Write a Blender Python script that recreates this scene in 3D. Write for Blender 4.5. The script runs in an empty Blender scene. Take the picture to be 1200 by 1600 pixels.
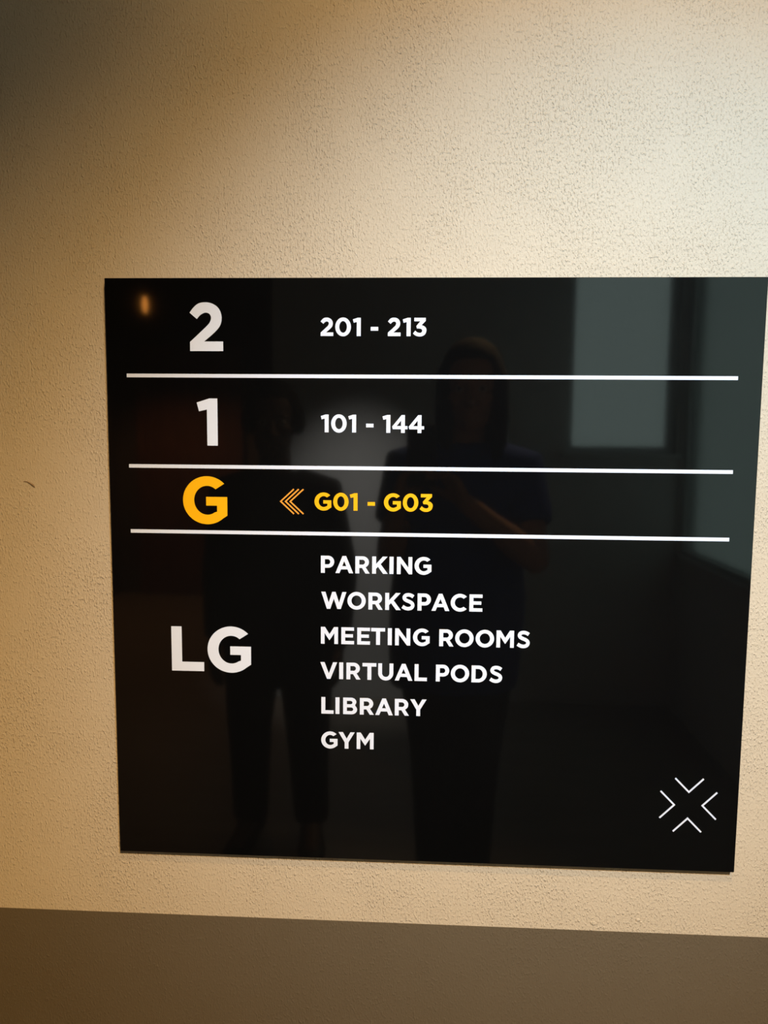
import bpy, bmesh, math, random
from mathutils import Vector, Matrix
random.seed(7)
scene = bpy.context.scene
col = scene.collection
PI = math.pi

# ------------------------------------------------------------------ camera
FRONT = -0.010                 # front face of the sign panel (the wall is y = 0)
CAM = Vector((0.0, FRONT - 0.9522, 1.40))
R = [[0.998731363, -0.008084549, 0.049702158],
     [0.013120834, 0.994712783, -0.101854418],
     [-0.048615925, 0.102377335, 0.993556930]]
right = Vector((R[0][0], R[0][2], -R[0][1]))
up = -Vector((R[1][0], R[1][2], -R[1][1]))
back = -Vector((R[2][0], R[2][2], -R[2][1]))
cam_d = bpy.data.cameras.new('camera')
cam_d.sensor_fit = 'VERTICAL'; cam_d.sensor_height = 36.0; cam_d.sensor_width = 27.0
cam_d.lens = 27.0; cam_d.clip_start = 0.004; cam_d.clip_end = 60
cam = bpy.data.objects.new('camera', cam_d); col.objects.link(cam)
cam.matrix_world = Matrix(((right.x, up.x, back.x, CAM.x), (right.y, up.y, back.y, CAM.y),
                           (right.z, up.z, back.z, CAM.z), (0, 0, 0, 1)))
scene.camera = cam

# ------------------------------------------------------------------ sky and exposure
world = bpy.data.worlds.new('overcast_sky'); scene.world = world; world.use_nodes = True
world.node_tree.nodes['Background'].inputs['Color'].default_value = (0.80, 1.0, 0.95, 1)
world.node_tree.nodes['Background'].inputs['Strength'].default_value = 1.5
vs = scene.view_settings
vs.view_transform = 'Standard'; vs.look = 'None'; vs.exposure = 0.0; vs.gamma = 1.0; vs.use_curve_mapping = False

# the ceiling spots: position, aim, half angle, blend, colour, power
SPOTS = [
    dict(pos=(0.608, -1.498, 2.332), aim=(0.294, 0, 1.346), half=0.414, blend=0.994, col=(0.40, 0.67, 1.0), power=203,
         label='ceiling spotlight with a cool white beam on the sign wall'),
    dict(pos=(0.20, -1.00, 2.729), aim=(0.634, 0, 1.496), half=0.823, blend=0.80, col=(1.0, 0.645, 0.28), power=54,
         label='short ceiling spotlight closest to the sign wall'),
    dict(pos=(0.572, -1.90, 2.623), aim=(-0.32, 0, 0.0), half=0.57, blend=1.0, col=(1.0, 0.660, 0.30), power=272,
         label='ceiling spotlight with a warm beam turned down to the left'),
    dict(pos=(-0.32, -1.78, 2.62), aim=(-0.32, -3.0, 0.66), half=0.33, blend=1.0, col=(1.0, 0.97, 0.94), power=420,
         label='ceiling spotlight washing the rear wall behind the two people'),
]

# ------------------------------------------------------------------ materials
def new_mat(name, color, rough=0.5, metal=0.0, ior=1.45, coat=0.0):
    m = bpy.data.materials.new(name); m.use_nodes = True
    b = m.node_tree.nodes['Principled BSDF']
    b.inputs['Base Color'].default_value = (*color, 1); b.inputs['Roughness'].default_value = rough
    b.inputs['Metallic'].default_value = metal; b.inputs['IOR'].default_value = ior
    b.inputs['Coat Weight'].default_value = coat
    return m

def mottled(name, c1, c2, scale, rough=0.6, stretch=(1, 1, 1), bump=0.0, bscale=80):
    m = new_mat(name, c1, rough); nt = m.node_tree; b = nt.nodes['Principled BSDF']
    tc = nt.nodes.new('ShaderNodeTexCoord'); mp = nt.nodes.new('ShaderNodeMapping')
    mp.inputs['Scale'].default_value = stretch
    nt.links.new(tc.outputs['Object'], mp.inputs['Vector'])
    n = nt.nodes.new('ShaderNodeTexNoise'); n.inputs['Scale'].default_value = scale; n.inputs['Detail'].default_value = 4
    nt.links.new(mp.outputs['Vector'], n.inputs['Vector'])
    r = nt.nodes.new('ShaderNodeValToRGB')
    r.color_ramp.elements[0].color = (*c1, 1); r.color_ramp.elements[1].color = (*c2, 1)
    r.color_ramp.elements[0].position = 0.3; r.color_ramp.elements[1].position = 0.7
    nt.links.new(n.outputs['Fac'], r.inputs['Fac']); nt.links.new(r.outputs['Color'], b.inputs['Base Color'])
    if bump:
        n2 = nt.nodes.new('ShaderNodeTexNoise'); n2.inputs['Scale'].default_value = bscale
        nt.links.new(mp.outputs['Vector'], n2.inputs['Vector'])
        bp = nt.nodes.new('ShaderNodeBump'); bp.inputs['Strength'].default_value = bump; bp.inputs['Distance'].default_value = 0.002
        nt.links.new(n2.outputs['Fac'], bp.inputs['Height']); nt.links.new(bp.outputs['Normal'], b.inputs['Normal'])
    return m

def plaster(name, c1, c2, rough, strength):
    """roller-textured painted plaster: fine vertical flecks and sparse little lumps and pits"""
    m = new_mat(name, c1, rough, ior=1.4); nt = m.node_tree; b = nt.nodes['Principled BSDF']; N = nt.nodes.new; L = nt.links.new
    tc = N('ShaderNodeTexCoord')
    def noise(scale, stretch, detail=2.0):
        mp = N('ShaderNodeMapping'); mp.inputs['Scale'].default_value = stretch; L(tc.outputs['Object'], mp.inputs['Vector'])
        n = N('ShaderNodeTexNoise'); n.inputs['Scale'].default_value = scale; n.inputs['Detail'].default_value = detail
        L(mp.outputs['Vector'], n.inputs['Vector']); return n.outputs['Fac']
    def rng(sock, a, b_, c=0.0, d=1.0):
        r = N('ShaderNodeMapRange'); r.interpolation_type = 'SMOOTHSTEP'
        r.inputs['From Min'].default_value = a; r.inputs['From Max'].default_value = b_
        r.inputs['To Min'].default_value = c; r.inputs['To Max'].default_value = d
        L(sock, r.inputs['Value']); return r.outputs['Result']
    def op(kind, a, b_):
        q = N('ShaderNodeMath'); q.operation = kind
        for i, s in enumerate((a, b_)):
            if isinstance(s, (int, float)): q.inputs[i].default_value = s
            else: L(s, q.inputs[i])
        return q.outputs[0]
    flecks = rng(noise(430, (1, 1, 0.55), 2.0), 0.50, 0.76)           # raised vertical flecks
    pits = rng(noise(300, (1, 1, 0.8), 1.0), 0.70, 0.80)             # sparse pits
    fine = noise(560, (1, 1, 0.45), 2.0)
    wave = noise(28, (1, 1, 0.7), 3.0)
    patch = rng(noise(9, (1, 1, 0.8), 2.0), 0.38, 0.62, 0.62, 1.0)    # some patches were rolled smoother
    h = op('ADD', op('MULTIPLY', flecks, 1.0), op('MULTIPLY', pits, -0.9))
    h = op('ADD', h, op('MULTIPLY', fine, 1.1))
    h = op('MULTIPLY', h, patch)
    h = op('ADD', h, op('MULTIPLY', wave, 0.7))
    bp = N('ShaderNodeBump'); bp.inputs['Strength'].default_value = strength; bp.inputs['Distance'].default_value = 0.0011
    L(h, bp.inputs['Height']); L(bp.outputs['Normal'], b.inputs['Normal'])
    mix = N('ShaderNodeMix'); mix.data_type = 'RGBA'
    mix.inputs[6].default_value = (*c1, 1); mix.inputs[7].default_value = (*c2, 1)
    L(noise(14, (1, 1, 1), 3.0), mix.inputs[0]); L(mix.outputs[2], b.inputs['Base Color'])
    return m

M = {}
M['cream'] = plaster('cream_plaster', (0.595, 0.485, 0.330), (0.565, 0.458, 0.312), 0.62, 0.80)
M['brown'] = plaster('brown_paint', (0.132, 0.100, 0.060), (0.123, 0.093, 0.055), 0.55, 0.42)
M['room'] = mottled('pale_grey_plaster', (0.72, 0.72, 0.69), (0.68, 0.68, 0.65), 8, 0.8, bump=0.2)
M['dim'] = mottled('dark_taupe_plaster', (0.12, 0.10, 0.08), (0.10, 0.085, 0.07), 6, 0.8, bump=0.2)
M['ceil'] = mottled('white_ceiling_paint', (0.34, 0.32, 0.29), (0.31, 0.29, 0.27), 5, 0.9, bump=0.1)
M['floor'] = mottled('brown_grey_floor', (0.30, 0.265, 0.215), (0.235, 0.20, 0.16), 3, 0.5, stretch=(1, 6, 1), bump=0.1)
M['wood'] = mottled('brown_door_wood', (0.22, 0.10, 0.045), (0.13, 0.055, 0.025), 5, 0.45, stretch=(8, 8, 1), bump=0.1)
M['panel'] = mottled('black_gloss_acrylic', (0.0022, 0.0022, 0.0022), (0.0030, 0.0030, 0.0029), 4, 0.045)
M['panel'].node_tree.nodes['Principled BSDF'].inputs['IOR'].default_value = 1.52
M['white'] = mottled('white_vinyl', (0.73, 0.765, 0.83), (0.72, 0.755, 0.82), 60, 0.5)
M['amber'] = mottled('amber_vinyl', (0.93, 0.455, 0.001), (0.91, 0.440, 0.001), 60, 0.4)
M['orange'] = mottled('orange_vinyl', (0.90, 0.34, 0.03), (0.87, 0.32, 0.03), 60, 0.5)
M['scuff'] = mottled('brown_scuff', (0.26, 0.17, 0.09), (0.32, 0.22, 0.12), 300, 0.8)
M['metal'] = mottled('dark_metal', (0.06, 0.06, 0.06), (0.05, 0.05, 0.05), 30, 0.35)
M['skin'] = mottled('skin', (0.50, 0.29, 0.19), (0.44, 0.24, 0.155), 18, 0.55, bump=0.1, bscale=200)
M['skin_deep'] = mottled('deep_skin', (0.17, 0.095, 0.065), (0.14, 0.078, 0.052), 18, 0.6, bump=0.1, bscale=200)
M['hair'] = mottled('black_hair', (0.010, 0.008, 0.007), (0.016, 0.012, 0.010), 60, 0.85, stretch=(1, 1, 0.1), bump=0.5, bscale=90)
M['navy'] = mottled('navy_cotton', (0.028, 0.080, 0.40), (0.022, 0.064, 0.33), 25, 0.9, bump=0.4, bscale=40)
M['black'] = mottled('black_cotton', (0.012, 0.012, 0.014), (0.009, 0.009, 0.010), 25, 0.9, bump=0.4, bscale=40)
M['char'] = mottled('charcoal_cloth', (0.016, 0.019, 0.022), (0.012, 0.014, 0.016), 25, 0.9, bump=0.4, bscale=40)
M['shoe'] = mottled('black_leather', (0.012, 0.011, 0.010), (0.016, 0.015, 0.014), 25, 0.5)
M['phone'] = mottled('black_phone_glass', (0.010, 0.010, 0.012), (0.012, 0.012, 0.014), 10, 0.15)
M['eye'] = mottled('eye_white', (0.55, 0.53, 0.50), (0.52, 0.50, 0.47), 40, 0.3)
M['frame'] = mottled('grey_window_frame', (0.55, 0.57, 0.55), (0.52, 0.54, 0.52), 20, 0.5)
g = bpy.data.materials.new('window_glass'); g.use_nodes = True
gb = g.node_tree.nodes['Principled BSDF']
gb.inputs['Base Color'].default_value = (0.93, 0.98, 0.96, 1); gb.inputs['Roughness'].default_value = 0.25
gb.inputs['Transmission Weight'].default_value = 1.0; gb.inputs['IOR'].default_value = 1.05
M['glass'] = g
g2 = g.copy(); g2.name = 'frosted_glass'
g2.node_tree.nodes['Principled BSDF'].inputs['Base Color'].default_value = (0.60, 0.66, 0.63, 1)
g2.node_tree.nodes['Principled BSDF'].inputs['Roughness'].default_value = 0.6
M['frosted'] = g2
def emis(name, color, strength):
    m = bpy.data.materials.new(name); m.use_nodes = True
    b = m.node_tree.nodes['Principled BSDF']
    b.inputs['Base Color'].default_value = (*color, 1)
    b.inputs['Emission Color'].default_value = (*color, 1); b.inputs['Emission Strength'].default_value = strength
    return m
M['bulb'] = emis('warm_bulb', (1.0, 0.36, 0.06), 14.0)
M['lens'] = emis('spot_lens', (1.0, 0.9, 0.75), 3.0)

# ------------------------------------------------------------------ helpers
def link(name, mesh, mat, parent=None, loc=None):
    o = bpy.data.objects.new(name, mesh); col.objects.link(o)
    if mat and not mesh.materials: mesh.materials.append(mat)
    if loc: o.location = loc
    if parent: o.parent = parent
    return o

def from_bm(name, bm, mat, parent=None, loc=None, smooth=False):
    me = bpy.data.meshes.new(name); bm.normal_update(); bm.to_mesh(me); bm.free()
    if smooth:
        for p in me.polygons: p.use_smooth = True
    return link(name, me, mat, parent, loc)

def box(bm, x0, x1, y0, y1, z0, z1, bevel=0.0, seg=2):
    vs_ = [bm.verts.new((x, y, z)) for x in (x0, x1) for y in (y0, y1) for z in (z0, z1)]
    fs = [(0, 1, 3, 2), (4, 6, 7, 5), (0, 4, 5, 1), (2, 3, 7, 6), (0, 2, 6, 4), (1, 5, 7, 3)]
    faces = [bm.faces.new([vs_[i] for i in f]) for f in fs]
    if bevel:
        es = list({e for f in faces for e in f.edges})
        bmesh.ops.bevel(bm, geom=es, offset=bevel, segments=seg, affect='EDGES', profile=0.5)

def loft(bm, rings, n=28, cap=True, power=2.0):
    """rings: (cx, cy, cz, rx, ry) horizontal super-ellipses"""
    prev = None; first = None
    for cx, cy, cz, rx, ry in rings:
        ring = []
        for i in range(n):
            a = 2 * PI * i / n; c, s = math.cos(a), math.sin(a)
            ring.append(bm.verts.new((cx + rx * math.copysign(abs(c) ** (2 / power), c), cy + ry * math.copysign(abs(s) ** (2 / power), s), cz)))
        if prev:
            for i in range(n): bm.faces.new((prev[i], prev[(i + 1) % n], ring[(i + 1) % n], ring[i]))
        else: first = ring
        prev = ring
    if cap: bm.faces.new(first[::-1]); bm.faces.new(prev)

def tube(bm, pts, rads, n=10):
    pts = [Vector(p) for p in pts]; prev = None; first = None; u = None
    for i, p in enumerate(pts):
        t = (pts[min(i + 1, len(pts) - 1)] - pts[max(i - 1, 0)]).normalized()
        if u is None: u = t.cross(Vector((0.31, 0.17, 0.93))).normalized()
        u = (u - t * u.dot(t)).normalized(); v = t.cross(u)
        ring = [bm.verts.new(p + (u * math.cos(2 * PI * k / n) + v * math.sin(2 * PI * k / n)) * rads[i]) for k in range(n)]
        if prev:
            for k in range(n): bm.faces.new((prev[k], prev[(k + 1) % n], ring[(k + 1) % n], ring[k]))
        else: first = ring
        prev = ring
    bm.faces.new(first[::-1]); bm.faces.new(prev)

def ball(bm, c, r, sx=1, sy=1, sz=1, seg=20):
    ret = bmesh.ops.create_uvsphere(bm, u_segments=seg, v_segments=max(8, seg // 2), radius=r)
    for v in ret['verts']: v.co = Vector((v.co.x * sx, v.co.y * sy, v.co.z * sz)) + Vector(c)

def structure(o): o['kind'] = 'structure'; return o
def tag(o, label, cat, group=None):
    o['label'] = label; o['category'] = cat
    if group: o['group'] = group
    return o
def empty(name, loc):
    o = bpy.data.objects.new(name, None); o.empty_display_size = 0.05; col.objects.link(o); o.location = loc; return o
def slab(name, mat, *b, parent=None, bevel=0.0):
    bm = bmesh.new(); box(bm, *b, bevel=bevel); return from_bm(name, bm, mat, parent)

# ------------------------------------------------------------------ the room
CEIL = 2.80
XL, XR, YB, YE = -2.6, 1.29, -3.0, -5.5
wall = structure(slab('wall_front', M['cream'], XL - .1, XR + .1, 0, 0.12, 0, CEIL))
# brown painted dado on the same plaster, one coat of paint proud
slab('painted_dado', M['brown'], XL, XR, -0.0006, 0.0006, 0.0, 0.7505, parent=wall)
structure(slab('floor', M['floor'], XL - .1, XR + .1, YE - .1, 0.12, -0.1, 0.0))
structure(slab('ceiling', M['ceil'], XL - .1, XR + .1, YE - .1, 0.12, CEIL, CEIL + .1))
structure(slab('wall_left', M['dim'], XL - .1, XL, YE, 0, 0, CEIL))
bm = bmesh.new()                                                        # right wall, opened for an added frosted window
RY0, RY1, RZ0, RZ1 = -2.985, -1.95, 0.80, 2.50
box(bm, XR, XR + .1, YB, RY0, 0, CEIL); box(bm, XR, XR + .1, RY1, 0, 0, CEIL)
box(bm, XR, XR + .1, RY0, RY1, 0, RZ0); box(bm, XR, XR + .1, RY0, RY1, RZ1, CEIL)
structure(from_bm('wall_right', bm, M['room']))
# rear wall with a window opening
WX0, WX1, WZ0, WZ1 = 0.73, 1.27, 1.31, 2.45
bm = bmesh.new()
box(bm, -0.77, WX0, YB - .12, YB, 0, CEIL); box(bm, WX1, XR + .1, YB - .12, YB, 0, CEIL)
box(bm, WX0, WX1, YB - .12, YB, 0, WZ0); box(bm, WX0, WX1, YB - .12, YB, WZ1, CEIL)
structure(from_bm('wall_back', bm, M['room']))
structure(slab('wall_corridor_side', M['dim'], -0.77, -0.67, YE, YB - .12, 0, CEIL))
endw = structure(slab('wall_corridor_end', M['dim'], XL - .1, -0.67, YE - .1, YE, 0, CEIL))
win = structure(empty('window_1', ((WX0 + WX1) / 2, YB - .06, WZ0)))
def kid(name, mat, parent, *b, bevel=0.0):
    bm = bmesh.new(); l = parent.location
    box(bm, b[0] - l.x, b[1] - l.x, b[2] - l.y, b[3] - l.y, b[4] - l.z, b[5] - l.z, bevel=bevel)
    return from_bm(name, bm, mat, parent)
for b in ((WX0, WX0 + .03, WZ0, WZ1), (WX1 - .03, WX1, WZ0, WZ1), (WX0 + .03, WX1 - .03, WZ0, WZ0 + .03), (WX0 + .03, WX1 - .03, WZ1 - .03, WZ1)):
    kid('window_frame', M['frame'], win, b[0], b[1], YB - .09, YB - .03, b[2], b[3], bevel=.003)
kid('pane', M['glass'], win, WX0 + .03, WX1 - .03, YB - .063, YB - .057, WZ0 + .03, WZ1 - .03)
kid('window_sill', M['frame'], win, WX0 - .03, WX1 + .02, YB - .03, YB + .07, WZ0 - .03, WZ0, bevel=.004)
added_win = structure(empty('added_window', (XR + .05, (RY0 + RY1) / 2, RZ0)))  # window added to brighten the right wall in the panel's reflection
for b in ((RY0, RY0 + .03, RZ0, RZ1), (RY1 - .03, RY1, RZ0, RZ1), (RY0 + .03, RY1 - .03, RZ0, RZ0 + .03), (RY0 + .03, RY1 - .03, RZ1 - .03, RZ1)):
    kid('window_frame', M['frame'], added_win, XR + .02, XR + .08, b[0], b[1], b[2], b[3], bevel=.003)
kid('pane', M['frosted'], added_win, XR + .047, XR + .053, RY0 + .03, RY1 - .03, RZ0 + .03, RZ1 - .03)
# brown door at the end of the corridor
door = structure(empty('door_1', (-1.95, YE + .03, 0)))
kid('door_leaf', M['wood'], door, -2.33, -1.57, YE, YE + .045, 0.005, 2.04, bevel=.003)
for b in ((-2.40, -2.33, 0, 2.11), (-1.57, -1.50, 0, 2.11), (-2.33, -1.57, 2.04, 2.11)):
    kid('door_frame', M['wood'], door, b[0], b[1], YE, YE + .06, b[2], b[3], bevel=.004)
bm = bmesh.new(); tube(bm, [(.31, .02, 1.02), (.31, .07, 1.02), (.22, .075, 1.02)], [.011, .010, .009])
from_bm('door_handle', bm, M['metal'], door, smooth=True)

# small scuff and lumps in the plaster of the sign wall
def plane_pt(X, Y): return (X - 0.394, 1.40 - (Y - 0.1871))
x, z = plane_pt(-0.1096, 0.256)
bm = bmesh.new()
tube(bm, [(x - .0080, -.0001, z + .0028), (x - .0035, -.0004, z + .0030), (x + .0010, -.0006, z + .0012), (x + .0052, -.0007, z - .0018), (x + .0068, -.0003, z - .0042)],
     [.0002, .0006, .0010, .0013, .0004], 8)
from_bm('scuff_mark', bm, M['scuff'], wall, smooth=True)
for X, Y, r in ((0.6272, 0.8262, .0042), (0.6844, 0.8193, .0034), (0.6884, 0.8222, .0022), (0.790, 0.9099, .0030)):
    x, z = plane_pt(X, Y); bm = bmesh.new(); ball(bm, (x, 0, z), r, 1, .22, .8, 14)
    for v in bm.verts:
        k = random.uniform(.62, 1.12); v.co = Vector((x + (v.co.x - x) * k, v.co.y * random.uniform(.5, 1.1), z + (v.co.z - z) * random.uniform(.62, 1.1)))
    from_bm('plaster_lump', bm, M['cream'] if Y < .84 else M['brown'], wall, smooth=True)

# ------------------------------------------------------------------ the sign
SX0, SZT, SW, SH = -0.394, 1.40 + 0.1871, 0.800, 0.7433
def S(X, Y): return Vector((X - SW / 2, FRONT, SH - Y))               # sign coordinates -> local to the sign's base
sign = empty('directory_sign', (SX0 + SW / 2, 0, SZT - SH))
tag(sign, 'glossy black square floor directory sign with white and amber lettering on cream wall', 'sign')
bm = bmesh.new(); box(bm, -SW / 2, SW / 2, FRONT, -0.0002, 0, SH, bevel=0.0006, seg=2)
from_bm('panel', bm, M['panel'], sign)
TH = 0.00035                                                             # thickness of the applied lettering

def arc(cx, cy, rx, ry, a0, a1, n=22):
    return [(cx + rx * math.cos(math.radians(a0 + (a1 - a0) * i / n)), cy + ry * math.sin(math.radians(a0 + (a1 - a0) * i / n))) for i in range(n + 1)]
def spl(pts, n=7):
    out = []
    for i in range(len(pts) - 1):
        p0, p1, p2, p3 = pts[max(i - 1, 0)], pts[i], pts[i + 1], pts[min(i + 2, len(pts) - 1)]
        for k in range(n):
            t = k / n
            out.append(tuple(0.5 * (2 * p1[j] + (p2[j] - p0[j]) * t + (2 * p0[j] - 5 * p1[j] + 4 * p2[j] - p3[j]) * t * t + (3 * p1[j] - p0[j] - 3 * p2[j] + p3[j]) * t ** 3) for j in (0, 1)))
    return out + [pts[-1]]
def ribbon(pts, w):
    """outline of a stroke with butt ends"""
    Lf, Rt = [], []
    for i, p in enumerate(pts):
        a, b = pts[max(i - 1, 0)], pts[min(i + 1, len(pts) - 1)]
        d = math.hypot(b[0] - a[0], b[1] - a[1]); nx, ny = -(b[1] - a[1]) / d, (b[0] - a[0]) / d
        hw = w / 2
        Lf.append((p[0] + nx * hw, p[1] + ny * hw)); Rt.append((p[0] - nx * hw, p[1] - ny * hw))
    return Lf + Rt[::-1]

GL = {}          # glyph -> (width, contours) with cap height 1
GL['I'] = (.235, [[(0, 0), (.235, 0), (.235, 1), (0, 1)]])
GL['-'] = (.42, [[(0, .295), (.42, .295), (.42, .505), (0, .505)]])
GL['L'] = (.72, [[(0, 0), (.72, 0), (.72, .205), (.23, .205), (.23, 1), (0, 1)]])
GL['T'] = (.81, [[(.29, 0), (.52, 0), (.52, .795), (.81, .795), (.81, 1), (0, 1), (0, .795), (.29, .795)]])
GL['E'] = (.745, [[(0, 0), (.745, 0), (.745, .195), (.225, .195), (.225, .405), (.68, .405), (.68, .595), (.225, .595), (.225, .805), (.74, .805), (.74, 1), (0, 1)]])
GL['P'] = (.77, [[(0, 0), (.23, 0), (.23, .30)] + arc(.42, .65, .35, .35, -90, 90) + [(0, 1)],
                 [(.23, .50), (.23, .80)] + arc(.40, .65, .14, .15, 90, -90)])
GL['R'] = (.83, [[(0, 0), (.23, 0), (.23, .32), (.385, .32), (.585, 0), (.83, 0), (.595, .365)] + arc(.42, .66, .365, .34, -42, 90) + [(0, 1)],
                 [(.23, .515), (.23, .80)] + arc(.41, .6575, .145, .1425, 90, -90)])
GL['B'] = (.82, [[(0, 0)] + arc(.50, .285, .32, .285, -90, 48, 16) + arc(.46, .745, .315, .255, -38, 90, 16) + [(0, 1)],
                 [(.22, .60), (.22, .81)] + arc(.43, .705, .12, .105, 90, -90, 12),
                 [(.22, .19), (.22, .415)] + arc(.47, .3025, .125, .1125, 90, -90, 12)])
GL['D'] = (.88, [[(0, 0)] + arc(.385, .5, .495, .5, -90, 90, 30) + [(0, 1)], [(.23, .2), (.23, .8)] + arc(.385, .5, .26, .3, 90, -90, 26)])
GL['O'] = (1.06, [arc(.53, .5, .53, .52, 0, 360, 48)[:-1], arc(.53, .5, .295, .313, 360, 0, 44)[:-1]])
GL['0'] = (.88, [arc(.44, .5, .44, .518, 0, 360, 44)[:-1], arc(.44, .5, .212, .318, 360, 0, 40)[:-1]])
GL['C'] = (.93, [arc(.53, .5, .53, .52, 43, 317, 40) + arc(.535, .5, .30, .313, 311, 49, 36)])
GL['G'] = (.965, [arc(.525, .5, .525, .52, 44, 311, 40) + [(.965, .172), (.965, .575), (.505, .575), (.505, .385), (.742, .385), (.742, .258)]
                 + arc(.53, .5, .287, .313, 303, 50, 36)])
GL['N'] = (.88, [[(0, 0), (.22, 0), (.22, .635), (.69, 0), (.88, 0), (.88, 1), (.66, 1), (.66, .385), (.205, 1), (0, 1)]])
GL['M'] = (1.0, [[(0, 0), (.215, 0), (.215, .64), (.49, .225), (.51, .225), (.785, .645), (.785, 0), (1, 0), (1, 1), (.765, 1), (.5, .575), (.235, 1), (0, 1)]])
GL['K'] = (.90, [[(0, 0), (.225, 0), (.225, .285), (.335, .405), (.63, 0), (.90, 0), (.49, .56), (.885, 1), (.61, 1), (.225, .565), (.225, 1), (0, 1)]])
GL['A'] = (1.03, [[(0, 0), (.235, 0), (.325, .22), (.70, .22), (.79, 0), (1.03, 0), (.62, 1), (.41, 1)], [(.395, .41), (.5125, .70), (.63, .41)]])
GL['V'] = (.99, [[(.395, 0), (.595, 0), (.99, 1), (.75, 1), (.498, .325), (.248, 1), (0, 1)]])
GL['W'] = (1.46, [[(.325, 0), (.525, 0), (.73, .60), (.935, 0), (1.135, 0), (1.46, 1), (1.225, 1), (1.035, .37), (.83, 1.0), (.635, 1.0), (.43, .37), (.24, 1), (0, 1)]])
GL['Y'] = (.95, [[(.362, 0), (.588, 0), (.588, .39), (.95, 1), (.70, 1), (.478, .605), (.255, 1), (0, 1), (.362, .385)]])
GL['U'] = (.88, [[(0, 1)] + arc(.44, .42, .44, .436, 180, 360, 26) + [(.88, 1), (.655, 1)] + arc(.44, .425, .215, .233, 360, 180, 22) + [(.225, 1)]])
GL['S'] = (.77, [ribbon(spl([(.690, .795), (.56, .875), (.405, .907), (.245, .872), (.165, .755), (.205, .640), (.345, .555), (.50, .490), (.625, .395), (.650, .265), (.575, .145), (.405, .092), (.225, .125), (.065, .220)], 6), .205)])
GL['1'] = (.445, [[(.218, 0), (.445, 0), (.445, 1), (.27, 1), (0, .913), (.047, .728), (.218, .765)]])
GL['2'] = (.715, [[(.008, 0), (.715, 0), (.715, .2), (.31, .2)] + spl([(.31, .2), (.52, .375), (.655, .53), (.69, .71), (.635, .875), (.51, .975), (.355, 1.01), (.20, .985), (.09, .90), (.008, .795)], 6)[1:]
                  + spl([(.162, .665), (.235, .745), (.335, .795), (.425, .775), (.465, .70), (.44, .605), (.36, .51), (.008, .19)], 6)])
GL['3'] = (.745, [[(.065, 1), (.70, 1), (.70, .835), (.47, .60)] + spl([(.47, .60), (.62, .545), (.72, .44), (.742, .30), (.68, .12), (.54, .015), (.37, -.018), (.16, .025), (0, .145)], 6)[1:]
                  + spl([(.125, .305), (.23, .215), (.365, .18), (.47, .21), (.51, .305), (.455, .395), (.315, .42)], 6) + [(.215, .42), (.18, .555), (.40, .81), (.065, .81)]])
GL['4'] = (.865, [[(.50, 0), (.715, 0), (.715, .205), (.865, .205), (.865, .385), (.715, .385), (.715, 1), (.525, 1), (0, .355), (.035, .205), (.50, .205)],
                  [(.50, .385), (.255, .385), (.50, .695)]])

def fill_mesh(name, contours, s, cx):
    cu = bpy.data.curves.new(name, 'CURVE'); cu.dimensions = '2D'; cu.fill_mode = 'BOTH'; cu.extrude = TH / 2
    for c in contours:
        sp = cu.splines.new('POLY'); sp.points.add(len(c) - 1); sp.use_cyclic_u = True
        for q, (a, b) in zip(sp.points, c): q.co = ((a - cx) * s, b * s, 0, 1)
    o = bpy.data.objects.new(name, cu); col.objects.link(o)
    me = bpy.data.meshes.new_from_object(o.evaluated_get(bpy.context.evaluated_depsgraph_get()))
    bpy.data.objects.remove(o); bpy.data.curves.remove(cu)
    me.transform(Matrix.Rotation(PI / 2, 4, 'X')); me.name = name
    return me
cache = {}
def glyph(ch, X, base, cap, mk, word, cname):
    key = (ch, round(cap, 5), mk)
    if key not in cache:
        w, cs = GL[ch]; me = fill_mesh('glyph', cs, cap, w / 2); me.materials.append(M[mk]); cache[key] = me
    nm = 'dash' if ch == '-' else ('digit' if ch.isdigit() else 'letter')
    o = bpy.data.objects.new(nm, cache[key]); col.objects.link(o); o.parent = sign
    p = S(X, base); o.location = (p.x, FRONT - TH / 2 - 0.00002, p.z)
    o['label'] = ('%s dash in %s' % (cname, word)) if ch == '-' else '%s %s %s in %s' % (cname, 'numeral' if ch.isdigit() else 'capital letter', ch, word)

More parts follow.
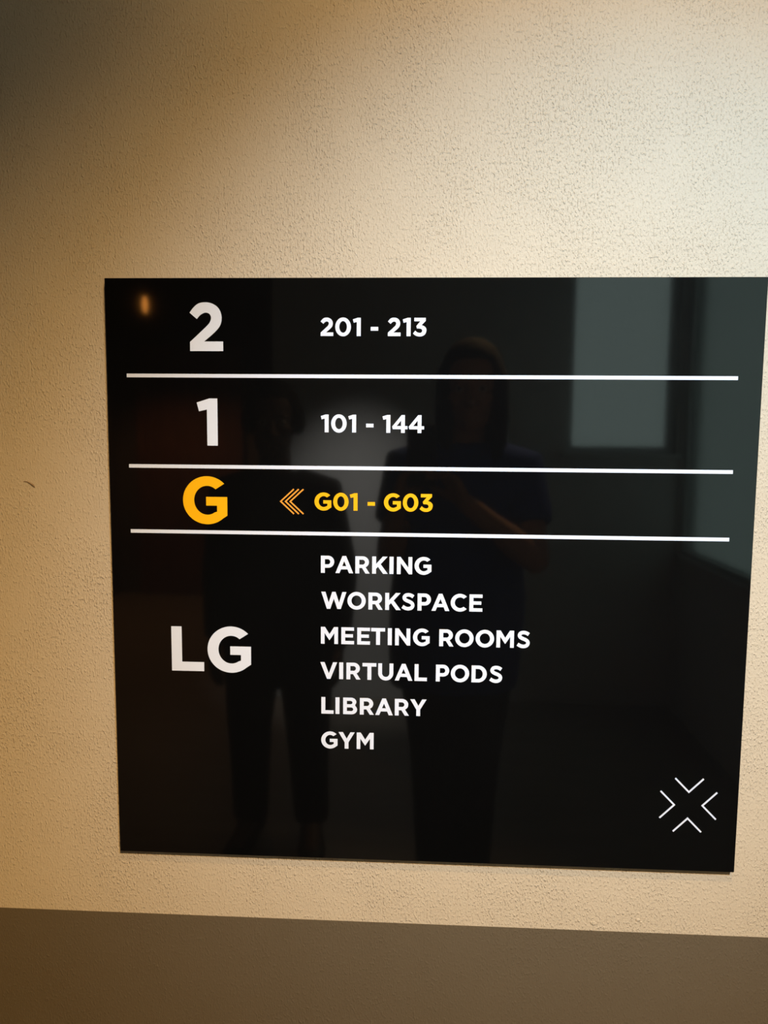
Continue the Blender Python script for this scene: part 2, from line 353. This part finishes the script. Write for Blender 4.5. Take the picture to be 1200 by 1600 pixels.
CAPB, CAP = 0.0584, 0.0219
LINES = [
    ('large floor number 2', 'white', CAPB, 0.0883, '2', [.1263]),
    ('large floor number 1', 'white', CAPB, 0.2046, '1', [.1259]),
    ('large floor letter G', 'amber', CAPB, 0.3025, 'G', [.1216]),
    ('large floor name LG', 'white', CAPB, 0.4947, 'LG', [.0959, .1499]),
    ('201 - 213', 'white', CAP, 0.0697, '201-213', [.2757, .2956, .3124, .3340, .3580, .3732, .3891]),
    ('101 - 144', 'white', CAP, 0.1869, '101-144', [.2731, .2907, .3072, .3290, .3495, .3661, .3865]),
    ('G01 - G03', 'amber', CAP, 0.2840, 'G01-G03', [.2708, .2934, .3094, .3315, .3578, .3804, .3998]),
    ('PARKING', 'white', CAP, 0.3634, 'PARKING', [.2767, .2979, .3209, .3429, .3574, .3738, .3969]),
    ('WORKSPACE', 'white', CAP, 0.4095, 'WORKSPACE', [.2847, .3136, .3377, .3597, .3787, .3991, .4195, .4425, .4639]),
    ('MEETING ROOMS', 'white', CAP, 0.4550, 'MEETINGROOMS', [.2792, .3025, .3228, .3412, .3561, .3724, .3960, .4277, .4503, .4760, .5015, .5241]),
    ('VIRTUAL PODS', 'white', CAP, 0.5009, 'VIRTUALPODS', [.2783, .2943, .3101, .3304, .3513, .3741, .3959, .4235, .4456, .4698, .4908]),
    ('LIBRARY', 'white', CAP, 0.5470, 'LIBRARY', [.2767, .2896, .3059, .3275, .3495, .3724, .3933]),
    ('GYM', 'white', CAP, 0.5930, 'GYM', [.2792, .3015, .3255]),
]
for word, mk, cap, base, chars, xs in LINES:
    for ch, X in zip(chars, xs): glyph(ch, X, base, cap, mk, word, mk)

# three white rules between the floors
for i, Y in enumerate((0.1184, 0.2309, 0.3136)):
    bm = bmesh.new(); a = S(0.0252, Y); b = S(0.7709, Y)
    box(bm, a.x, b.x, FRONT - TH, FRONT - 0.00002, a.z - .00225, a.z + .00225)
    o = from_bm('divider_line', bm, M['white'], sign)
    o['label'] = ['white rule under the floor 2 row', 'white rule under the floor 1 row', 'white rule under the amber G row'][i]

def chevron(name, pts, w, mat, label, ext=0.0):
    """mitred open V stroke standing on the panel"""
    a, b, c = [Vector((S(*p).x, S(*p).z)) for p in pts]
    d1, d2 = (b - a).normalized(), (c - b).normalized()
    n1, n2 = Vector((-d1.y, d1.x)), Vector((-d2.y, d2.x))
    m = (n1 + n2).normalized(); k = (w / 2) / max(.2, m.dot(n1))
    outl = [a + n1 * w / 2, b + m * k, c + n2 * w / 2, c - n2 * w / 2, b - m * k, a - n1 * w / 2]
    bm = bmesh.new()
    f = [bm.verts.new((p.x, FRONT - TH, p.y)) for p in outl]; r = [bm.verts.new((p.x, FRONT - .00002, p.y)) for p in outl]
    for q in ((0, 1, 4, 5), (1, 2, 3, 4)): bm.faces.new([f[i] for i in q]); bm.faces.new([r[i] for i in q][::-1])
    for i in range(6): bm.faces.new((f[i], r[i], r[(i + 1) % 6], f[(i + 1) % 6]))
    bmesh.ops.recalc_face_normals(bm, faces=bm.faces)
    o = from_bm(name, bm, mat, sign); o['label'] = label
for i, X in enumerate((.2176, .2237, .2296)):
    chevron('arrow_chevron', [(X + .0167, .2579), (X, .2735), (X + .0167, .2891)], .00175, M['orange'],
            ['leftmost thin orange arrow chevron', 'middle thin orange arrow chevron', 'rightmost thin orange arrow chevron'][i])
LC = (.7379, .6551)
for dx, dy, nm in ((0, -1, 'upper'), (-1, 0, 'left'), (1, 0, 'right'), (0, 1, 'lower')):
    t = (LC[0] + dx * .0176, LC[1] + dy * .0175); px, py = abs(dy), abs(dx)
    chevron('logo_chevron', [(t[0] + dx * .0177 - px * .0177, t[1] + dy * .0179 - py * .0179), t, (t[0] + dx * .0177 + px * .0177, t[1] + dy * .0179 + py * .0179)],
            .0021, M['white'], '%s thin white chevron of the logo' % nm)

# ------------------------------------------------------------------ ceiling spotlights
for s in SPOTS:
    p = Vector(s['pos']); d = (Vector(s['aim']) - p).normalized()
    root = empty('ceiling_spotlight', (p.x, p.y, CEIL))
    tag(root, s['label'], 'spotlight', 'ceiling spotlights')
    rot = d.to_track_quat('-Z', 'Y').to_matrix().to_4x4()
    drop = p.z - CEIL
    bm = bmesh.new(); n = 24; prof = [(.000, .085), (.030, .085), (.036, .078), (.036, -.004), (.033, -.004), (.031, .012), (.0, .012)]
    prev = None
    for r_, z_ in prof:
        ring = [bm.verts.new((max(r_, .0005) * math.cos(2 * PI * k / n), max(r_, .0005) * math.sin(2 * PI * k / n), z_)) for k in range(n)]
        if prev:
            for k in range(n): bm.faces.new((prev[k], prev[(k + 1) % n], ring[(k + 1) % n], ring[k]))
        prev = ring
    bmesh.ops.recalc_face_normals(bm, faces=bm.faces)
    bmesh.ops.transform(bm, matrix=Matrix.Translation((0, 0, drop)) @ rot, verts=bm.verts)
    from_bm('lamp_housing', bm, M['metal'], root)
    bm = bmesh.new(); loft(bm, [(0, 0, -.018 if drop < -.06 else -.004, .045, .045), (0, 0, 0, .045, .045)], 24)
    from_bm('ceiling_plate', bm, M['metal'], root)
    bk = Vector((0, 0, drop)) - d * .06
    if bk.z < -.02:
        bm = bmesh.new(); tube(bm, [(0, 0, -.01), (bk.x * .2, bk.y * .2, bk.z * .5), tuple(bk)], [.007, .007, .007])
        from_bm('stem', bm, M['metal'], root, smooth=True)
    ld = bpy.data.lights.new('spot_beam', 'SPOT'); ld.energy = s['power']; ld.color = s['col']
    ld.spot_size = 2 * s['half']; ld.spot_blend = s['blend']; ld.shadow_soft_size = 0.022
    lo = bpy.data.objects.new('spot_beam', ld); col.objects.link(lo); lo.parent = root
    lo.matrix_local = Matrix.Translation(Vector((0, 0, drop)) + d * .03) @ rot

# small warm pendant far down the corridor
pen = tag(empty('pendant_lamp', (-1.965, -4.5, CEIL)), 'small slim pendant lamp glowing orange in the corridor', 'lamp')
bm = bmesh.new(); tube(bm, [(0, 0, 0), (0, 0, -.40)], [.004, .004], 8); from_bm('cord', bm, M['metal'], pen)
bm = bmesh.new(); loft(bm, [(0, 0, -.40, .008, .008), (0, 0, -.405, .02, .02), (0, 0, -.46, .022, .022)], 16); from_bm('lamp_holder', bm, M['metal'], pen)
bm = bmesh.new(); loft(bm, [(0, 0, -.46, .009, .009), (0, 0, -.485, .016, .016), (0, 0, -.52, .019, .019), (0, 0, -.55, .014, .014), (0, 0, -.575, .004, .004)], 16)
from_bm('bulb', bm, M['bulb'], pen, smooth=True)
pl = bpy.data.lights.new('pendant_glow', 'SPOT'); pl.energy = 110; pl.color = (1.0, 0.45, 0.16); pl.spot_size = 2.3; pl.spot_blend = .6; pl.shadow_soft_size = .015
po = bpy.data.objects.new('pendant_glow', pl); col.objects.link(po); po.parent = pen; po.location = (0, 0, -.60)

# ------------------------------------------------------------------ people (seen as reflections in the gloss panel)
def limb(bm, a, b, ra, rb, bulge=0.0):
    """tapered limb between two joints with a rounded joint at either end"""
    a, b = Vector(a), Vector(b); n = 7
    tube(bm, [a.lerp(b, k / n) for k in range(n + 1)], [ra + (rb - ra) * k / n + bulge * math.sin(PI * min(1, 1.6 * k / n)) for k in range(n + 1)], 16)
    ball(bm, a, ra * .99, seg=16); ball(bm, b, rb * .99, seg=16)

def remeshed(name, bm, mat, voxel, parent=None):
    bmesh.ops.recalc_face_normals(bm, faces=bm.faces)
    o = from_bm(name, bm, mat)
    md = o.modifiers.new('Remesh', 'REMESH'); md.mode = 'VOXEL'; md.voxel_size = voxel; md.use_smooth_shade = True
    sm = o.modifiers.new('Smooth', 'SMOOTH'); sm.factor = 0.5; sm.iterations = 3
    me = bpy.data.meshes.new_from_object(o.evaluated_get(bpy.context.evaluated_depsgraph_get())); me.name = name
    bpy.data.objects.remove(o)
    b2 = bmesh.new(); b2.from_mesh(me); seen = set(); loose = []         # drop stray specks left by the voxels
    for v0 in b2.verts:
        if v0 in seen: continue
        grp = [v0]; seen.add(v0)
        for v1 in grp:
            for e_ in v1.link_edges:
                w_ = e_.other_vert(v1)
                if w_ not in seen: seen.add(w_); grp.append(w_)
        if len(grp) < 200: loose += grp
    if loose: bmesh.ops.delete(b2, geom=loose, context='VERTS'); b2.to_mesh(me)
    b2.free()
    if not me.materials: me.materials.append(mat)
    for p in me.polygons: p.use_smooth = True
    return link(name, me, None, parent)

def head_into(bm, c, yaw, tilt):
    """skull, jaw, nose, lips, brow and ears; the face looks along local +y"""
    h = bmesh.new()
    ball(h, (0, -.012, .028), .098, .80, .98, .96, 24)
    ball(h, (0, .012, -.045), .075, .80, .98, 1.0, 24)
    ball(h, (0, .050, -.092), .026, 1.1, .9, .8, 14)                        # chin
    ball(h, (0, .068, .022), .034, 1.45, .5, .35, 14)                       # brow
    tube(h, [(0, .078, .012), (0, .094, -.015), (0, .106, -.030), (0, .088, -.040)], [.009, .011, .014, .010], 10)
    for s in (-1, 1):
        ball(h, (s * .013, .090, -.034), .009, 1, 1, .8, 10)                # nostril wings
        ball(h, (s * .040, .064, -.020), .022, 1, .6, .8, 12)               # cheek
        ball(h, (s * .080, -.012, -.008), .030, .28, .75, 1.05, 12)         # ear
    ball(h, (0, .083, -.059), .017, 1.35, .45, .28, 12); ball(h, (0, .081, -.069), .016, 1.25, .5, .32, 12)
    mt = Matrix.Translation(Vector(c)) @ Matrix.Rotation(yaw, 4, 'Z') @ Matrix.Rotation(tilt, 4, 'X')
    bmesh.ops.transform(h, matrix=mt, verts=h.verts)
    me = bpy.data.meshes.new('head'); h.to_mesh(me); h.free(); bm.from_mesh(me); bpy.data.meshes.remove(me)
    return mt

def hand_into(bm, wrist, d, palm_n, side, curl, scale=1.0):
    """palm with four unequal bent fingers and a thumb from the side of the palm. d: towards the fingers, palm_n: out of the palm"""
    d = Vector(d).normalized(); pn = Vector(palm_n); pn = (pn - d * pn.dot(d)).normalized(); s = d.cross(pn).normalized() * side
    w = Vector(wrist)
    def P(a, b, c): return w + (d * a + s * b + pn * c) * scale
    # palm as an overlapping fan of tapered bars
    for b0, b1 in ((-.012, -.030), (-.005, -.010), (.004, .010), (.011, .029)):
        tube(bm, [P(-.012, b0 * .8, 0), P(.03, b0 * 1.4, 0), P(.088, b1, -.002)], [.017 * scale, .0165 * scale, .0115 * scale], 10)
    for b, L, r in ((-.030, .068, .0088), (-.010, .078, .0092), (.010, .073, .0090), (.029, .056, .0080)):
        a, cth = .086, 0.0; p = P(a, b, -.002); pts = [p]; q = Vector((a, -.002))
        for seg, k in ((.44, 1.0), (.31, 1.1), (.25, .8)):
            cth += curl * k; q = q + Vector((math.cos(cth), math.sin(cth))) * L * seg; pts.append(P(q.x, b * 1.08, q.y))
        tube(bm, pts, [r * scale * k for k in (1.0, .98, .90, .74)], 10)
    tube(bm, [P(.016, -.022, .006), P(.046, -.050, .016), P(.074, -.062, .026), P(.096, -.063, .034)], [.0150 * scale, .0125 * scale, .0105 * scale, .008 * scale], 10)

def make_person(name, label, j, hair_len, top_mat, low_mat, tunic, sleeve, hands, yaw, tilt, skin='skin'):
    # body: one graph of joints, then head and hands, voxel-merged into one continuous surface
    bm = bmesh.new()
    px, py, pz = j['pelvis']; cx_, cy_, cz_ = j['chest']; kx, ky, kz = j['collar']
    loft(bm, [(px, py, pz - .10, .10, .08), (px, py, pz - .04, .165, .105), (px, py, pz + .04, .160, .105), (j['belly'][0], j['belly'][1], j['belly'][2], .132, .092),
              (cx_, cy_, cz_ - .03, .150, .100), (cx_, cy_, cz_ + .05, .155, .098), (kx, ky, kz - .01, .120, .072), (kx, ky, kz + .03, .055, .05)], 28)
    limb(bm, j['collar'], j['neck'], .056, .052); limb(bm, j['neck'], j['skull'], .052, .05)
    for s_ in ('r', 'l'):
        limb(bm, j['collar'], j['sho_' + s_], .055, .054)
        limb(bm, j['sho_' + s_], j['elb_' + s_], .053, .038, .003); limb(bm, j['elb_' + s_], j['wri_' + s_], .038, .025, .006)
        limb(bm, j['hip_' + s_], j['kne_' + s_], .088, .056); limb(bm, j['kne_' + s_], j['ank_' + s_], .054, .036, .010)
        limb(bm, j['ank_' + s_], j['toe_' + s_], .035, .026)
    mt = head_into(bm, j['head'], yaw, tilt)
    for wr, d, pn, side, curl in hands: hand_into(bm, j[wr], d, pn, side, curl, .92)
    body = remeshed(name, bm, M[skin], 0.0058)
    tag(body, label, 'person')
    # eyes
    for s in (-1, 1):
        e = bmesh.new(); ball(e, (s * .031, .071, .004), .0125, 1, .7, .8, 14); bmesh.ops.transform(e, matrix=mt, verts=e.verts)
        eo = from_bm('eye', e, M['eye'], body, smooth=True)
        e = bmesh.new(); ball(e, (s * .031, .0775, .004), .0058, 1, .5, 1, 12); bmesh.ops.transform(e, matrix=mt, verts=e.verts)
        from_bm('iris', e, M['hair'], eo, smooth=True)
    # hair: cap over the skull plus locks down to hair_len
    h = bmesh.new(); ball(h, (0, -.020, .036), .106, .86, .98, .97, 24)
    rnd = random.Random(len(name) + int(hair_len * 100))
    for k in range(64):
        a = math.radians(-38 + 256 * (k % 32) / 31.0); rr = .094 - .012 * (k // 32)
        bx, by = -math.cos(a) * rr * .92, -.018 - math.sin(a) * rr
        l = hair_len * rnd.uniform(.88, 1.05)
        tube(h, [(bx * .75, by * .8, .085), (bx, by, .03), (bx * 1.04, by - .004, .03 - l * .5), (bx * rnd.uniform(.9, 1.08), by - .006, .03 - l)], [.012, .017, .016, .006], 7)
    for v in [v for v in h.verts if v.co.y > .052 and v.co.z < .068]: v.co.y = .04
    bmesh.ops.transform(h, matrix=mt, verts=h.verts)
    remeshed('hair', h, M['hair'], 0.006, body)
    # top with sleeves
    t = bmesh.new(); loft(t, tunic, 36, power=2.3)
    for sh, el, wr in (('sho_r', 'elb_r', 'wri_r'), ('sho_l', 'elb_l', 'wri_l')):
        a, b, c = Vector(j[sh]), Vector(j[el]), Vector(j[wr]); inner = a.lerp(Vector(j['collar']), .55)
        if sleeve < 1: tube(t, [inner, a, a.lerp(b, .5), a.lerp(b, sleeve)], [.075, .074, .066, .064], 16)
        else: tube(t, [inner, a, a.lerp(b, .5), b, b.lerp(c, .5), b.lerp(c, .93)], [.075, .075, .062, .056, .048, .040], 16)
    remeshed('top', t, top_mat, 0.010, body)
    # trousers
    q = bmesh.new(); px, py, pz = j['pelvis']
    for s in ('r', 'l'):
        hp, kn, an = Vector(j['hip_' + s]), Vector(j['kne_' + s]), Vector(j['ank_' + s])
        tube(q, [(hp.x * .5 + px * .5, py, pz + .10), hp + Vector((0, 0, .03)), hp.lerp(kn, .5), kn, kn.lerp(an, .5), an + Vector((0, 0, -.005))], [.115, .112, .093, .076, .066, .060], 18)
    remeshed('trousers', q, low_mat, 0.010, body)
    for s in ('r', 'l'):
        an, to = Vector(j['ank_' + s]), Vector(j['toe_' + s]); dr = (to - an); dr.z = 0; dr.normalize()
        f = bmesh.new()
        cs = [(-.075, .030, .050), (-.05, .036, .085), (.0, .037, .085), (.05, .040, .062), (.11, .046, .048), (.16, .040, .042), (.185, .022, .030)]
        prev = None; sd = Vector((-dr.y, dr.x, 0)); base = Vector((an.x, an.y, 0))
        for a, w, hgt in cs:
            ring = []
            for k in range(14):
                th = 2 * PI * k / 14; ring.append(f.verts.new(base + dr * a + sd * math.cos(th) * w + Vector((0, 0, max(.001, hgt / 2 + math.sin(th) * hgt * .56)))))
            if prev:
                for k in range(14): f.faces.new((prev[k], prev[(k + 1) % 14], ring[(k + 1) % 14], ring[k]))
            else: f.faces.new(ring[::-1])
            prev = ring
        f.faces.new(prev); bmesh.ops.recalc_face_normals(f, faces=f.faces)
        from_bm('shoe', f, M['shoe'], body, smooth=True)
    return body

# the photographer, holding the phone up in front of the chest
jA = dict(pelvis=(.11, -1.31, .90), belly=(.11, -1.30, 1.03), chest=(.115, -1.285, 1.19), collar=(.12, -1.275, 1.325), neck=(.125, -1.255, 1.40), skull=(.13, -1.235, 1.47),
          head=(.135, -1.215, 1.525), sho_r=(.285, -1.275, 1.300), elb_r=(.315, -1.165, 1.055), wri_r=(.112, -1.010, 1.225),
          sho_l=(-.045, -1.275, 1.300), elb_l=(-.085, -1.165, 1.055), wri_l=(-.065, -1.020, 1.225),
          hip_r=(.195, -1.31, .86), kne_r=(.172, -1.285, .47), ank_r=(.165, -1.32, .085), toe_r=(.18, -1.19, .035),
          hip_l=(.025, -1.31, .86), kne_l=(.048, -1.285, .47), ank_l=(.055, -1.32, .085), toe_l=(.04, -1.19, .035))
tunicA = [(.10, -1.31, .655, .190, .135), (.105, -1.31, .78, .198, .140), (.11, -1.31, .93, .200, .138), (.11, -1.30, 1.04, .188, .125), (.115, -1.287, 1.17, .192, .128),
          (.118, -1.28, 1.27, .190, .112), (.12, -1.277, 1.335, .150, .088), (.122, -1.272, 1.375, .082, .070)]
make_person('person', 'person in a navy tunic top photographing with a raised phone', jA, .24, M['navy'], M['black'], tunicA, .62,
            [('wri_r', (-.55, .25, .80), (-.75, .45, -.45), -1, .55), ('wri_l', (.40, .25, .88), (.80, .45, -.35), 1, .50)], .10, -.12)

# the companion standing to the left
jB = dict(pelvis=(-.470, -1.56, .80), belly=(-.470, -1.55, .92), chest=(-.472, -1.54, 1.08), collar=(-.474, -1.535, 1.225), neck=(-.474, -1.52, 1.30), skull=(-.474, -1.51, 1.375),
          head=(-.474, -1.495, 1.428), sho_r=(-.320, -1.535, 1.20), elb_r=(-.262, -1.55, .945), wri_r=(-.262, -1.48, .715),
          sho_l=(-.628, -1.535, 1.20), elb_l=(-.672, -1.56, .945), wri_l=(-.665, -1.48, .715),
          hip_r=(-.385, -1.56, .76), kne_r=(-.372, -1.535, .43), ank_r=(-.365, -1.57, .085), toe_r=(-.345, -1.44, .035),
          hip_l=(-.555, -1.56, .76), kne_l=(-.568, -1.535, .43), ank_l=(-.575, -1.57, .085), toe_l=(-.595, -1.44, .035))
tunicB = [(-.470, -1.56, .70, .180, .130), (-.470, -1.56, .82, .182, .130), (-.470, -1.55, .94, .170, .118), (-.472, -1.54, 1.07, .182, .122),
          (-.473, -1.537, 1.165, .180, .108), (-.474, -1.535, 1.235, .140, .085), (-.474, -1.53, 1.275, .075, .066)]
make_person('person', 'person in dark long-sleeved clothing standing with arms down', jB, .065, M['black'], M['char'], tunicB, 1.0,
            [('wri_r', (.02, .10, -1), (-1, .15, 0), -1, .28), ('wri_l', (-.02, .10, -1), (1, .15, 0), 1, .28)], -.15, -.04, 'skin_deep')

# the phone in the photographer's hands; its lens is where the picture is taken from
ph = empty('mobile_phone', (0, 0, 0))
ph.matrix_world = cam.matrix_world @ Matrix.Translation((-.002, -.058, .012))
tag(ph, 'black mobile phone held up by the person in navy', 'phone')
bm = bmesh.new(); box(bm, -.0375, .0375, -.078, .078, -.004, .004, bevel=.0035, seg=3); from_bm('phone_body', bm, M['phone'], ph)
bm = bmesh.new(); box(bm, -.012, .016, .040, .070, -.0052, -.0038, bevel=.0006); from_bm('camera_bump', bm, M['metal'], ph)
bm = bmesh.new(); box(bm, -.0345, .0345, -.073, .073, .0039, .0043); from_bm('screen', bm, M['phone'], ph)
